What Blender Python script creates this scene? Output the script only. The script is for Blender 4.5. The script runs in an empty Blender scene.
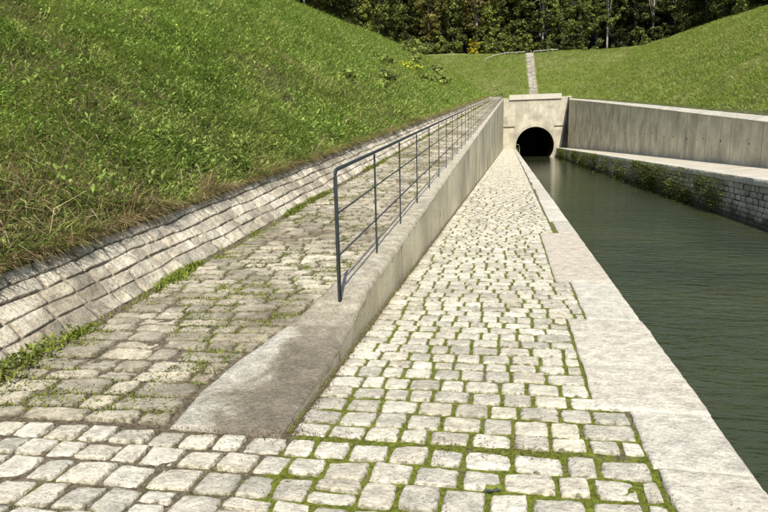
import bpy, math, random
import numpy as np
R = math.radians
col = bpy.context.scene.collection
rng = np.random.default_rng(7)

# ------------------------------------------------------------------ object helpers
def tag(o, label=None, cat=None, group=None, kind=None):
    if label: o['label'] = label
    if cat: o['category'] = cat
    if group: o['group'] = group
    if kind: o['kind'] = kind
    return o

def empty(name, loc=(0, 0, 0), rz=0):
    o = bpy.data.objects.new(name, None); col.objects.link(o)
    o.location = loc; o.rotation_euler = (0, 0, rz); o.empty_display_size = .2
    return o

def link_mesh(name, me, mat, parent=None, smooth=False):
    for m in (mat if isinstance(mat, (list, tuple)) else [mat]):
        me.materials.append(m)
    if smooth:
        me.polygons.foreach_set('use_smooth', np.ones(len(me.polygons), dtype=bool))
    o = bpy.data.objects.new(name, me); col.objects.link(o)
    if parent: o.parent = parent
    return o

def quads(name, V, F, mat, parent=None, smooth=False, attrs=None):
    """V (n,3), F (m,4) -> one mesh object"""
    V = np.asarray(V, dtype=np.float32).reshape(-1, 3); F = np.asarray(F, dtype=np.int32)
    me = bpy.data.meshes.new(name)
    me.vertices.add(len(V)); me.vertices.foreach_set('co', V.ravel())
    k = F.shape[1]
    me.loops.add(F.size); me.loops.foreach_set('vertex_index', F.ravel())
    me.polygons.add(len(F)); me.polygons.foreach_set('loop_start', np.arange(0, F.size, k, dtype=np.int32))
    me.update(calc_edges=True)
    if attrs:
        for n, a in attrs.items():
            at = me.attributes.new(n, 'FLOAT', 'POINT'); at.data.foreach_set('value', np.asarray(a, dtype=np.float32).ravel())
    return link_mesh(name, me, mat, parent, smooth)

class MB:
    """collects boxes, tubes and sweeps into one mesh"""
    def __init__(s): s.v = []; s.f = []
    def box(s, a, b, bev=0):
        x0, y0, z0 = a; x1, y1, z1 = b; n = len(s.v)
        if bev:
            c = bev
            ring = lambda z, i: [(x0+i, y0, z), (x1-i, y0, z), (x1, y0+i, z), (x1, y1-i, z), (x1-i, y1, z), (x0+i, y1, z), (x0, y1-i, z), (x0, y0+i, z)]
            ins = lambda z: [(x0+c, y0+c, z)]*0 + [(x0+2*c, y0+c, z), (x1-2*c, y0+c, z), (x1-c, y0+2*c, z), (x1-c, y1-2*c, z), (x1-2*c, y1-c, z), (x0+2*c, y1-c, z), (x0+c, y1-2*c, z), (x0+c, y0+2*c, z)]
            L = [ins(z0), ring(z0+c, c), ring(z1-c, c), ins(z1)]
            for r in L: s.v += r
            for k in range(3):
                for i in range(8):
                    j = (i+1) % 8
                    s.f.append((n+k*8+i, n+k*8+j, n+(k+1)*8+j, n+(k+1)*8+i))
            s.f.append(tuple(n+i for i in reversed(range(8)))); s.f.append(tuple(n+24+i for i in range(8)))
            return s
        s.v += [(x0, y0, z0), (x1, y0, z0), (x1, y1, z0), (x0, y1, z0), (x0, y0, z1), (x1, y0, z1), (x1, y1, z1), (x0, y1, z1)]
        s.f += [tuple(n+i for i in q) for q in ((0, 3, 2, 1), (4, 5, 6, 7), (0, 1, 5, 4), (1, 2, 6, 5), (2, 3, 7, 6), (3, 0, 4, 7))]
        return s
    def tube(s, pts, rad, k=8, cap=True):
        pts = [np.array(p, float) for p in pts]; n0 = len(s.v)
        rads = rad if isinstance(rad, (list, tuple)) else [rad]*len(pts)
        for i, p in enumerate(pts):
            d = pts[min(i+1, len(pts)-1)] - pts[max(i-1, 0)]; d /= np.linalg.norm(d)
            a = np.cross(d, (0, 0, 1) if abs(d[2]) < .95 else (1, 0, 0)); a /= np.linalg.norm(a); b = np.cross(d, a)
            for j in range(k):
                t = 2*math.pi*j/k
                s.v.append(tuple(p + rads[i]*(a*math.cos(t)+b*math.sin(t))))
        for i in range(len(pts)-1):
            for j in range(k):
                q = (j+1) % k
                s.f.append((n0+i*k+j, n0+i*k+q, n0+(i+1)*k+q, n0+(i+1)*k+j))
        if cap:
            s.f.append(tuple(n0+j for j in reversed(range(k)))); s.f.append(tuple(n0+(len(pts)-1)*k+j for j in range(k)))
        return s
    def sweep(s, rings, closed=False, caps=False):
        n0 = len(s.v); k = len(rings[0])
        for r in rings: s.v += [tuple(p) for p in r]
        for i in range(len(rings)-1):
            for j in range(k if closed else k-1):
                q = (j+1) % k
                s.f.append((n0+i*k+j, n0+i*k+q, n0+(i+1)*k+q, n0+(i+1)*k+j))
        if caps:
            s.f.append(tuple(n0+j for j in reversed(range(k)))); s.f.append(tuple(n0+(len(rings)-1)*k+j for j in range(k)))
        return s
    def build(s, name, mat, parent=None, smooth=False):
        me = bpy.data.meshes.new(name); me.from_pydata([tuple(map(float, p)) for p in s.v], [], s.f); me.update()
        import bmesh
        bm = bmesh.new(); bm.from_mesh(me); bmesh.ops.recalc_face_normals(bm, faces=bm.faces); bm.to_mesh(me); bm.free()
        return link_mesh(name, me, mat, parent, smooth)

# ------------------------------------------------------------------ numpy noise
_T = rng.random((256, 256))
def vn(x, y, sc=1.0, seed=0):
    x = np.asarray(x, float)*sc + seed*17.31; y = np.asarray(y, float)*sc + seed*9.77
    xi = np.floor(x).astype(int); yi = np.floor(y).astype(int); fx = x-xi; fy = y-yi
    fx = fx*fx*(3-2*fx); fy = fy*fy*(3-2*fy)
    a = _T[xi & 255, yi & 255]; b = _T[(xi+1) & 255, yi & 255]; c = _T[xi & 255, (yi+1) & 255]; d = _T[(xi+1) & 255, (yi+1) & 255]
    return (a*(1-fx)+b*fx)*(1-fy)+(c*(1-fx)+d*fx)*fy
def fbm(x, y, sc=1.0, seed=0, o=3):
    r = 0; A = 0; a = 1
    for i in range(o):
        r = r+a*vn(x, y, sc*2**i, seed+i); A += a; a *= .5
    return r/A
def sstep(a, b, x):
    t = np.clip((np.asarray(x, float)-a)/(b-a), 0, 1); return t*t*(3-2*t)

# ------------------------------------------------------------------ materials
class NT:
    def __init__(s, name):
        s.m = bpy.data.materials.new(name); s.m.use_nodes = True; s.t = s.m.node_tree
        s.b = s.t.nodes['Principled BSDF']; s.out = s.t.nodes['Material Output']
        s.b.inputs['Roughness'].default_value = .9
        s.b.inputs['Specular IOR Level'].default_value = .25
        s.tc = s.t.nodes.new('ShaderNodeTexCoord')
    def n(s, ty, **kw):
        nd = s.t.nodes.new(ty)
        for k, v in kw.items(): setattr(nd, k, v)
        return nd
    def put(s, sock, v):
        if hasattr(v, 'is_output') or isinstance(v, bpy.types.NodeSocket): s.t.links.new(v, sock)
        elif isinstance(v, (tuple, list)) and len(v) == 3 and sock.type == 'RGBA': sock.default_value = (*v, 1)
        else: sock.default_value = v
    def vec(s, sc=(1, 1, 1)):
        mp = s.n('ShaderNodeMapping'); mp.inputs['Scale'].default_value = sc
        s.t.links.new(s.tc.outputs['Object'], mp.inputs['Vector']); return mp.outputs[0]
    def noise(s, scale, detail=4, rough=.55, v=None, dist=0):
        nd = s.n('ShaderNodeTexNoise'); s.put(nd.inputs['Vector'], v if v is not None else s.tc.outputs['Object'])
        nd.inputs['Scale'].default_value = scale; nd.inputs['Detail'].default_value = detail; nd.inputs['Roughness'].default_value = rough
        nd.inputs['Distortion'].default_value = dist
        return nd.outputs['Fac']
    def vor(s, scale, v=None, feat='F1'):
        nd = s.n('ShaderNodeTexVoronoi', feature=feat); s.put(nd.inputs['Vector'], v if v is not None else s.tc.outputs['Object'])
        nd.inputs['Scale'].default_value = scale; return nd.outputs['Distance']
    def rng(s, f, a, b, c=0, d=1):
        nd = s.n('ShaderNodeMapRange'); s.put(nd.inputs[0], f)
        for i, q in zip((1, 2, 3, 4), (a, b, c, d)): nd.inputs[i].default_value = q
        return nd.outputs[0]
    def ma(s, op, a, b=0.0):
        nd = s.n('ShaderNodeMath', operation=op); s.put(nd.inputs[0], a); s.put(nd.inputs[1], b); return nd.outputs[0]
    def mix(s, f, a, b, mode='MIX'):
        nd = s.n('ShaderNodeMix', data_type='RGBA', blend_type=mode)
        s.put(nd.inputs[0], f); s.put(nd.inputs[6], a); s.put(nd.inputs[7], b); return nd.outputs[2]
    def xyz(s):
        nd = s.n('ShaderNodeSeparateXYZ'); s.t.links.new(s.tc.outputs['Object'], nd.inputs[0]); return nd.outputs
    def isl(s): return s.n('ShaderNodeNewGeometry').outputs['Random Per Island']
    def attr(s, name): return s.n('ShaderNodeAttribute', attribute_name=name).outputs['Fac']
    def objr(s): return s.n('ShaderNodeObjectInfo').outputs['Random']
    def bump(s, h, dist, strength=1.0, prev=None):
        nd = s.n('ShaderNodeBump'); s.put(nd.inputs['Height'], h); nd.inputs['Distance'].default_value = dist; nd.inputs['Strength'].default_value = strength
        if prev is not None: s.t.links.new(prev, nd.inputs['Normal'])
        s.t.links.new(nd.outputs[0], s.b.inputs['Normal']); return nd.outputs[0]
    def color(s, c): s.put(s.b.inputs['Base Color'], c); return s
    def rough(s, v): s.b.inputs['Roughness'].default_value = v; return s
    def leaf(s, c, trans=.3):
        """diffuse + translucent leaf"""
        s.color(c); tr = s.n('ShaderNodeBsdfTranslucent'); s.put(tr.inputs[0], c)
        mx = s.n('ShaderNodeMixShader'); mx.inputs[0].default_value = trans
        s.t.links.new(s.b.outputs[0], mx.inputs[1]); s.t.links.new(tr.outputs[0], mx.inputs[2]); s.t.links.new(mx.outputs[0], s.out.inputs[0])
        return s

def mul(s, c, f):   # colour * scalar
    return s.mix(1.0, c, s.comb(f), 'MULTIPLY')
def _comb(s, f):
    nd = s.n('ShaderNodeCombineColor'); 
    for i in range(3): s.put(nd.inputs[i], f)
    return nd.outputs[0]
NT.comb = _comb; NT.mul = mul

def stone_mat(name, light, dark, edge, isl=(.82, 1.08), edge_amt=(.55, 1.0), stain=.5, pits=1.0, stainsc=1.1, edge_on=True):
    s = NT(name)
    big = s.noise(stainsc, 4, .6)
    if name.startswith('rough rev'): big = s.ma('ADD', big, s.rng(s.xyz()[1], 6.0, 3.6, 0, .09))
    fine = s.noise(38, 5, .7); mid = s.noise(9, 4, .6)
    c = s.mix(s.rng(big, .42, .66, 0, stain), light, dark)
    c = s.mul(c, s.rng(mid, .3, .7, .72, 1.16))
    c = s.mul(c, s.rng(fine, .32, .68, .70, 1.16))
    c = s.mix(s.rng(s.noise(5, 5, .75), .56, .68, 0, .45), c, dark)
    c = s.mul(c, s.rng(s.isl(), 0, 1, *isl)); c = s.mix(s.rng(s.ma('FRACT', s.ma('MULTIPLY', s.isl(), 7.31)), .55, 1, 0, .5), c, (1.0, .955, .87), 'MULTIPLY')
    pv = s.ma('MULTIPLY', s.rng(s.vor(60), .0, .28, 1, 0), s.rng(s.noise(14, 3, .6), .5, .62, 0, .75*pits))
    c = s.mix(pv, c, (.09, .075, .055))
    if edge_on:
        e = s.ma('ADD', s.attr('edge'), s.rng(s.noise(22, 4, .65), .3, .7, -.22, .22))
        c = s.mix(s.rng(e, edge_amt[0], edge_amt[1], 0, .9), c, edge)
    if name.startswith('grey canal'):
        zz = s.ma('ADD', s.xyz()[2], s.rng(s.noise(1.2, 4, .6), .3, .7, -.25, .25)); c = s.mix(s.rng(zz, -1.15, -1.55, 0, .85), c, (.06, .065, .03))
    s.color(c)
    h = s.ma('ADD', s.ma('MULTIPLY', fine, .45), s.ma('MULTIPLY', mid, 1.0)); h = s.ma('SUBTRACT', h, s.ma('MULTIPLY', pv, .5))
    s.bump(h, .028, 1.0)
    return s.m

M = {}
M['path_stone'] = stone_mat('pale limestone setts', (.80, .75, .605), (.56, .505, .385), (.115, .105, .045), edge_amt=(.86, 1.12), isl=(.72, 1.12))
M['front_stone'] = stone_mat('pale large setts', (.82, .77, .63), (.58, .525, .41), (.13, .115, .05), edge_amt=(.88, 1.12), isl=(.74, 1.1))
M['ramp_stone'] = stone_mat('grey brown ramp setts', (.68, .62, .475), (.30, .255, .18), (.10, .085, .04), edge_amt=(.78, 1.1), isl=(.68, 1.12), stain=1.0, stainsc=.8)
M['rev_stone'] = stone_mat('rough revetment stone', (.86, .79, .63), (.42, .365, .27), (.27, .23, .165), edge_amt=(.88, 1.1), isl=(.68, 1.12), stain=.9, stainsc=1.6)
M['quay_stone'] = stone_mat('quay slab stone', (.76, .715, .60), (.60, .555, .45), (.25, .22, .13), edge_amt=(1.0, 1.2), isl=(.88, 1.05), stain=.45, pits=.35)
M['quay_concrete'] = stone_mat('pinkish quay concrete', (.70, .635, .52), (.60, .54, .43), (.2, .18, .1), edge_amt=(1.0, 1.2), isl=(.95, 1.02), stain=.4, pits=.35)
M['canal_stone'] = stone_mat('grey canal wall masonry', (.76, .71, .60), (.38, .355, .29), (.17, .155, .12), edge_amt=(.85, 1.1), isl=(.78, 1.08), stain=1.0, stainsc=.5)

def moss_mat():
    s = NT('mossy joints')
    x, y, z = s.xyz()
    n1 = s.noise(2.2, 4, .6); n2 = s.noise(40, 4, .7); n3 = s.noise(130, 3, .6)
    g = s.mix(s.rng(n2, .35, .65), (.07, .088, .008), (.23, .26, .032))
    b = s.mix(s.rng(n2, .35, .65), (.07, .052, .032), (.26, .215, .15))
    # greener close by and on the path, browner on the ramp
    near = s.rng(y, 5, 16, .18, -.03)
    foot = s.rng(x, -1.19, -1.08, -.4, 0)
    ramp = s.rng(x, -1.7, -1.2, -.25, 0)
    front = s.rng(y, 2.7, 3.0, .42, 0)
    m = s.ma('ADD', s.ma('ADD', s.ma('ADD', n1, foot), near), s.ma('MULTIPLY', ramp, s.rng(y, 2.75, 2.95)))
    m = s.ma('ADD', m, s.ma('MULTIPLY', front, .35))
    c = s.mix(s.rng(m, .46, .60), b, g); c = s.mix(s.rng(s.noise(7, 4, .7), .56, .68, 0, .6), c, b)
    s.color(c); s.bump(s.ma('ADD', n2, s.ma('MULTIPLY', n3, .6)), .012, 1.0)
    return s.m
M['moss'] = moss_mat()
def earth():
    s = NT('dusty joint earth'); n = s.noise(12, 5, .7)
    s.color(s.mix(s.rng(n, .3, .7), (.16, .13, .09), (.46, .40, .30))); s.bump(n, .03, 1); return s.m
M['earth'] = earth()

def concrete(name, light, dark, streak=.7, ylines=2.6, lines=.5, bands=.0):
    s = NT(name); x, y, z = s.xyz()
    st = s.noise(1.0, 5, .65, s.vec((.6, .6, .22)), 1.2)
    st2 = s.noise(1.0, 4, .7, s.vec((2.6, 2.6, .22)), .5)
    big = s.noise(.5, 5, .6); fine = s.noise(26, 5, .7)
    f = s.ma('ADD', s.ma('MULTIPLY', st, .65), s.ma('MULTIPLY', st2, .35))
    c = s.mix(s.rng(f, .42, .62, 0, streak), light, dark)
    c = s.mul(c, s.rng(big, .3, .7, .62, 1.25))
    c = s.mul(c, s.rng(fine, .25, .75, .8, 1.12))
    c = s.mix(s.rng(s.noise(1.7, 5, .7), .60, .72, 0, .55), c, (.13, .105, .075))
    # casting joints
    fr = s.ma('FRACT', s.ma('DIVIDE', y, ylines)); dj = s.ma('ABSOLUTE', s.ma('SUBTRACT', fr, .5))
    c = s.mix(s.rng(dj, .012, .003, 0, lines), c, (.06, .05, .04))
    s.color(c); s.bump(s.ma('ADD', s.ma('MULTIPLY', fine, .5), s.noise(6, 4, .6)), .02, .8)
    return s.m
M['conc_left'] = concrete('sunlit concrete wall', (.90, .82, .60), (.58, .51, .34), .75, 2.7, .5)
M['conc_right'] = concrete('shaded streaked concrete', (.84, .765, .59), (.52, .455, .335), .65, 4.4, .6)
M['conc_face'] = concrete('portal stone', (.66, .61, .48), (.42, .375, .28), .7, 300, 0)
M['conc_dark'] = concrete('dark stained and shadow concrete', (.11, .105, .09), (.05, .045, .035), .8, 300, 0)  # stained concrete; also colours the painted shadow at the portal's right corner

def kerb_top():
    s = NT('weathered kerb concrete'); x, y, z = s.xyz()
    n1 = s.noise(2.6, 5, .65, None, 1.2); n2 = s.noise(34, 5, .72); n3 = s.noise(8, 4, .6)
    c = s.mix(s.rng(n1, .42, .6), (.80, .73, .56), (.62, .55, .41))
    # brown earthy lower right part of the sloping end, chalky left part
    g = s.ma('ADD', s.rng(x, -1.80, -1.52), s.rng(n1, .3, .7, -.5, .5))
    lo = s.ma('MULTIPLY', s.rng(g, -.05, .75), s.rng(y, 4.7, 4.0))
    c = s.mix(s.ma('MULTIPLY', lo, .92), c, (.35, .30, .22))
    hi = s.ma('MULTIPLY', s.rng(g, .5, -.2), s.rng(y, 4.7, 4.1))
    c = s.mix(hi, c, (.86, .81, .68))
    n4 = s.noise(110, 4, .75); c = s.mul(c, s.rng(n2, .3, .7, .68, 1.2)); c = s.mul(c, s.rng(n3, .3, .7, .75, 1.2)); c = s.mul(c, s.rng(n4, .3, .7, .6, 1.3))
    chips = s.ma('MULTIPLY', s.rng(s.vor(16), .12, .06), s.rng(s.noise(3, 2, .5), .5, .56))
    c = s.mix(s.ma('MULTIPLY', chips, .8), c, (.68, .62, .5))
    s.color(c); s.bump(s.ma('ADD', s.ma('ADD', s.ma('MULTIPLY', n2, .6), n3), s.ma('MULTIPLY', n4, .3)), .045, 1.0)
    return s.m
M['kerb'] = kerb_top()

def ground_mat():
    s = NT('grassy ground'); x, y, z = s.xyz()
    n1 = s.noise(.09, 4, .6); n2 = s.noise(.8, 5, .65); n3 = s.noise(5, 5, .75); n4 = s.noise(22, 4, .7)
    c = s.mix(s.rng(n2, .35, .65), (.18, .24, .045), (.31, .37, .09))
    c = s.mix(s.rng(n1, .45, .62, 0, .55), c, (.36, .34, .16))
    c = s.mul(c, s.rng(n3, .3, .7, .6, 1.3)); c = s.mul(c, s.rng(n4, .3, .7, .7, 1.25))
    c = s.mix(s.rng(s.noise(.35, 5, .7), .62, .72, 0, .6), c, (.13, .10, .06))
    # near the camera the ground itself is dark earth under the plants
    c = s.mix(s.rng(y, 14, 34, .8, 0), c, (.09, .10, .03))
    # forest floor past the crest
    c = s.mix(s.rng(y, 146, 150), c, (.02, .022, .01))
    s.color(c); s.bump(s.ma('ADD', s.ma('MULTIPLY', n4, .5), n3), .25, 1.0)
    return s.m
M['ground'] = ground_mat()

def grass_mat(name, a, b, dry=.3, tr=.3, dryc=(.27, .22, .085)):
    s = NT(name)
    r = s.isl(); big = s.noise(.25, 4, .65); mid = s.noise(1.6, 4, .6)
    c = s.mix(r, a, b)
    c = s.mix(s.rng(s.ma('ADD', big, s.ma('MULTIPLY', r, .14)), .54, .74, 0, dry), c, dryc)
    c = s.mul(c, s.rng(mid, .3, .7, .62, 1.25)); c = s.mul(c, s.rng(s.noise(.5, 3, .6), .35, .65, .82, 1.12))
    s.b.inputs['Roughness'].default_value = .6
    s.leaf(c, tr); return s.m
M['grass'] = grass_mat('meadow grass', (.20, .29, .045), (.48, .58, .12), .5, .34, (.56, .50, .22))
M['herb'] = grass_mat('broad herb leaves', (.18, .31, .05), (.43, .57, .12), .3)
M['straw'] = grass_mat('dry straw', (.26, .19, .085), (.74, .60, .34), .25, .2, (.24, .16, .07))
M['weed'] = grass_mat('bright weeds', (.17, .22, .03), (.36, .42, .07), .3)
M['ivy'] = grass_mat('wall plants', (.08, .115, .02), (.26, .31, .05), .25)

def simple(name, c, rough=.6, metal=0, var=.1, sc=30):
    s = NT(name); n = s.noise(sc, 3, .6)
    s.color(s.mul(c if not isinstance(c, tuple) else s.mix(0.0, c, c), s.rng(n, .3, .7, 1-var, 1+var))); s.b.inputs['Roughness'].default_value = rough
    s.b.inputs['Metallic'].default_value = metal; return s.m
M['rail'] = simple('painted blue grey steel', (.048, .058, .064), .5, .2, .25, 20)
M['litter'] = simple('dry litter', (.15, .105, .06), .9, 0, .4, 15)
M['white_rail'] = simple('weathered pale rail', (.5, .48, .42), .8, 0, .15, 3)
M['bark'] = simple('grey bark', (.16, .13, .10), .9, 0, .4, 3)
M['bark_pale'] = simple('pale bark', (.42, .38, .32), .9, 0, .3, 3)
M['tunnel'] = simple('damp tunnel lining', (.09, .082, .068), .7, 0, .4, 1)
M['dusty'] = None
M['step_stone'] = stone_mat('weathered step stone', (.62, .575, .48), (.36, .33, .27), (.2, .18, .1), isl=(.6, 1.1), stain=.8, edge_on=False)

def dust():
    s = NT('dusty pale towpath'); n1 = s.noise(.9, 4, .6); n2 = s.noise(14, 4, .7); x, y, z = s.xyz()
    c = s.mix(s.rng(n1, .4, .65), (.66, .61, .49), (.52, .47, .36))
    c = s.mul(c, s.rng(n2, .3, .7, .85, 1.1))
    fr = s.ma('FRACT', s.ma('DIVIDE', y, 1.4)); dj = s.ma('ABSOLUTE', s.ma('SUBTRACT', fr, .5))
    c = s.mix(s.rng(dj, .02, .004, 0, .5), c, (.2, .18, .12))
    s.color(c); s.bump(n2, .02, .6); return s.m
M['dusty'] = dust()

def water():
    s = NT('murky green water'); x, y, z = s.xyz()
    c = s.mix(s.rng(s.noise(.25, 3, .5), .35, .65), (.042, .052, .024), (.062, .074, .033))
    s.color(c); s.b.inputs['Roughness'].default_value = .04; s.b.inputs['Specular IOR Level'].default_value = .5; s.b.inputs['IOR'].default_value = 1.45
    a = s.noise(1.0, 3, .55, s.vec((1.3, 3.6, 1)), .3); b = s.noise(1.0, 2, .5, s.vec((5, 13, 1)), .4)
    h = s.ma('ADD', a, s.ma('MULTIPLY', b, .28))
    near = s.rng(y, 14, 60, .085, .022)
    nd = s.n('ShaderNodeBump'); s.put(nd.inputs['Height'], h); s.put(nd.inputs['Distance'], near)
    s.t.links.new(nd.outputs[0], s.b.inputs['Normal'])
    return s.m
M['water'] = water()

# ------------------------------------------------------------------ the levels of the place (metres; Y runs along the canal)
WATER = -1.70
def zr(y): return .081*np.maximum(np.asarray(y, float)-2.85, 0)              # ramp surface
def zk(y):                                                                    # kerb / top of left wall
    y = np.asarray(y, float); return np.interp(y, [2.4, 2.86, 3.5, 4.0, 4.4, 4.7, 5.0, 130], [.0, .008, .05, .10, .175, .27, .32, .301+.081*125.3])
def xk(y): return np.interp(np.asarray(y, float), [2.6, 2.85, 3.3, 3.75, 4.2, 4.5, 4.9, 6, 130], [-1.90, -1.93, -1.97, -1.93, -1.82, -1.71, -1.61, -1.57, -1.57])
XF = -1.228                                                                   # face of the left wall
XQ = 1.173                                                                    # canal edge of the path
XG, XT = -3.59, -4.16                                                         # foot and top of the stone revetment
XC = 8.97                                                                     # right quay edge
def xw(y): return np.interp(np.asarray(y, float), [-60, 60, 90, 119.5, 400], [12.3, 12.3, 11.95, 10.9, 10.9])   # right wall face
def zw(y): return -.358+.0774*np.asarray(y, float).clip(2, 143)               # its top
YP = 119.5

# ------------------------------------------------------------------ ground sheet
def terrain(x, y):
    x = np.asarray(x, float); y = np.asarray(y, float)
    yc = np.clip(y, -60, 143)
    base = zr(yc)
    L = base+.54+.60*(XT-x)
    Rr = zw(yc)+.36+.60*(x-(xw(yc)+.5))
    B = 9.75+.50*(y-120.9)
    T = np.logaddexp(np.logaddexp(L*3, Rr*3), B*3)/3
    T = np.where(y < 119, np.maximum(L, Rr), T)
    P = np.interp(x, [-60, -23, 5, 30, 60], [12.2, 11.6, 9.55, 10.35, 11])+.081*yc
    k = 1.6
    d = np.clip(T-P, -30, 60)
    T = P-np.logaddexp(0, -d*k)/k
    T = T+np.where(y > 156, .55*(y-156).clip(0, 75), 0)+.10*(np.abs(x+0)-60).clip(0, 150)
    edge = sstep(0, 2.5, np.where(x < 4, XT-x, x-xw(yc)-.5)); edge = np.where(y > 121, sstep(121, 123.5, y), edge)
    bump = (fbm(x, y, .22, 3, 3)-.5)*.9+(fbm(x, y, 1.1, 5, 3)-.5)*.34
    return T+bump*edge*.8

def axis(segs):
    out = []
    for a, b, st in segs: out += list(np.arange(a, b, st))
    return np.array(out)
Ys = np.concatenate([axis([(-60, -4, 4), (-4, 26, .4), (26, 120, 1.2)]), [120.6], axis([(121.4, 160, 1.0), (162, 200, 4), (200, 420, 20)])])
XL = np.concatenate([-np.array([420, 300, 200, 120, 80, 60, 50, 42, 36, 32]), -axis([(4.5, 30, .5)])[::-1], [XT+.05]])
XM = np.linspace(-2.8, 11.0, 14)
nR = 44
XRo = np.concatenate([[.42], axis([(.9, 26, .75)]), [30, 36, 44, 56, 75, 110, 180, 300, 420]])
cols = []
YY = Ys
for x in XL: cols.append(np.full_like(YY, x))
for x in XM: cols.append(np.full_like(YY, x))
for d in XRo: cols.append(xw(YY)+d)
GX = np.array(cols).T; GY = np.repeat(YY[:, None], GX.shape[1], 1)
GX[:, len(XL):len(XL)+len(XM)] = np.linspace(0, 1, len(XM)+2)[1:-1][None]*(xw(YY)+.42-XT-.05)[:, None]+XT+.05
GZ = terrain(GX, GY)
near_left = (GX > -4.2) & (GX < 0) & (GY < 119.6)
GZ[:, len(XL)-1] = np.where(YY < 119.6, zr(YY)+.515, GZ[:, len(XL)-1])
ny, nx = GX.shape
I = np.arange(ny*nx).reshape(ny, nx)
F = np.stack([I[:-1, :-1], I[:-1, 1:], I[1:, 1:], I[1:, :-1]], -1)
keep = np.ones((ny-1, nx-1), bool)
yi = np.where(YY >= 120.5)[0][0]
keep[:yi, len(XL)-1:len(XL)+len(XM)] = False
F = F[keep]
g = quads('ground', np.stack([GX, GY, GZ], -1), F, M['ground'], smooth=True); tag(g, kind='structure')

# ------------------------------------------------------------------ setts and blocks
ROWS = []
def lay_rows(y0, y1, x0f, x1f, ang, h, w, joint, seed, split=.07, vj=1.25, jit=.0065):
    r = random.Random(seed); out = []; t = y0; ta = math.tan(R(ang))
    while t < y1:
        rh = h[0]+(h[1]-h[0])*r.random()
        xa = x0f(t); xb = x1f(t+rh/2); x = xa
        L = []
        while x < xb-.04:
            ww = w[0]+(w[1]-w[0])*r.random()
            if xb-(x+ww) < w[0]*.55: ww = xb-x
            L.append((x, x+ww)); x += ww
        for (a, b) in L:
            j = lambda k=jit: (r.random()-.5)*2*k
            if r.random() < split and rh > .18:
                cuts = [(t, t+rh/2), (t+rh/2, t+rh)]
            else: cuts = [(t, t+rh)]
            for (p, q) in cuts:
                g = joint*(.7+.8*r.random()); gv = joint*vj*(.8+.6*r.random())
                out.append([(a+g+j(), p+gv+ta*a+j()), (b-g+j(), p+gv+ta*b+j()), (b-g+j(), q-gv+ta*b+j()), (a+g+j(), q-gv+ta*a+j())])
        t += rh; ROWS.append(t)
    return np.array(out)

def stone_grid(C, n, seed, dome=.006, drop=.03, hvar=.006, wob=.010, rough=.004, k=.30, tilt=.006):
    """stones as domed grids; returns A,B (plane coords), Hh (height), edge, F"""
    r = np.random.default_rng(seed); N = len(C)
    if n >= 9: u1 = np.sign(np.linspace(-1, 1, n))*(1-(1-np.abs(np.linspace(-1, 1, n)))**1.7)
    else: u1 = np.array({5: [-1, -.8, 0, .8, 1], 4: [-1, -.7, .7, 1]}[n])
    U, Vv = np.meshgrid(u1, u1); rr = np.maximum(np.abs(U), np.abs(Vv))
    kk = k*(.5+r.random((N, 1, 1)))
    pu = U*np.sqrt(1-kk*Vv**2); pv = Vv*np.sqrt(1-kk*U**2)
    ang = np.arctan2(pv, pu)
    for m in (2, 3, 5, 7):
        am = (r.random((N, 1, 1))-.5)*.042/m**.5; ph = r.random((N, 1, 1))*6.28
        f = 1+am*np.sin(m*ang+ph)*rr; pu = pu*f; pv = pv*f
    a = (pu+1)/2; b = (pv+1)/2
    c = C[:, :, :, None, None] if False else C
    P = (c[:, 0][:, None, None, :]*((1-a)*(1-b))[..., None]+c[:, 1][:, None, None, :]*(a*(1-b))[..., None]
         + c[:, 2][:, None, None, :]*(a*b)[..., None]+c[:, 3][:, None, None, :]*((1-a)*b)[..., None])
    A = P[..., 0]; B = P[..., 1]
    H = np.clip(r.normal(0, hvar, (N, 1, 1)), -1.3*hvar, 2*hvar)+dome*(1-rr**2)[None]-drop*np.where(rr > .999, 1, 0)[None]-drop*.20*sstep(.86, 1, rr)[None]
    H = H+(r.random((N, 1, 1))-.5)*2*tilt*U[None]+(r.random((N, 1, 1))-.5)*2*tilt*Vv[None]
    H = H+(vn(A, B, 11, seed)-.5)*2*rough+(vn(A, B, 31, seed+3)-.5)*1.3*rough+(vn(A, B, 67, seed+5)-.5)*.9*rough
    E = np.broadcast_to(rr[None], H.shape)
    I = np.arange(n*n).reshape(n, n)
    f1 = np.stack([I[:-1, :-1], I[:-1, 1:], I[1:, 1:], I[1:, :-1]], -1).reshape(-1, 4)
    F = (f1[None]+(np.arange(N)*n*n)[:, None, None]).reshape(-1, 4)
    return A.ravel(), B.ravel(), H.ravel(), E.ravel(), F

def merge(parts):
    V = []; F = []; E = []; o = 0
    for v, f, e in parts: V.append(v); F.append(f+o); E.append(e); o += len(v)
    return np.concatenate(V), np.concatenate(F), np.concatenate(E)
def setts(rows, zf, lod, seed, **kw):
    """lod: list of (y limit, n)"""
    cy = rows[:, :, 1].mean(1); parts = []; lo = -1e9
    for lim, n in lod:
        s = rows[(cy >= lo) & (cy < lim)]; lo = lim
        if len(s):
            A, B, H, E, F = stone_grid(s, n, seed+n, **kw)
            parts.append((np.stack([A, B, zf(A, B)+H], -1), F, E))
    return merge(parts)

def th(x): return 2.852+.035*(x+1.2)              # threshold between the forecourt and the ramp / path
# quay slabs edge
QE = [(-6, 2.0, .73), (2.0, 3.52, .715), (3.52, 5.36, .53), (5.36, 6.86, .70), (6.86, 10.5, .54), (10.5, 200, .78)]
def xq(y):
    for a, b, x in QE:
        if a <= y < b: return x
    return .8
ta2 = .035
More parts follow.
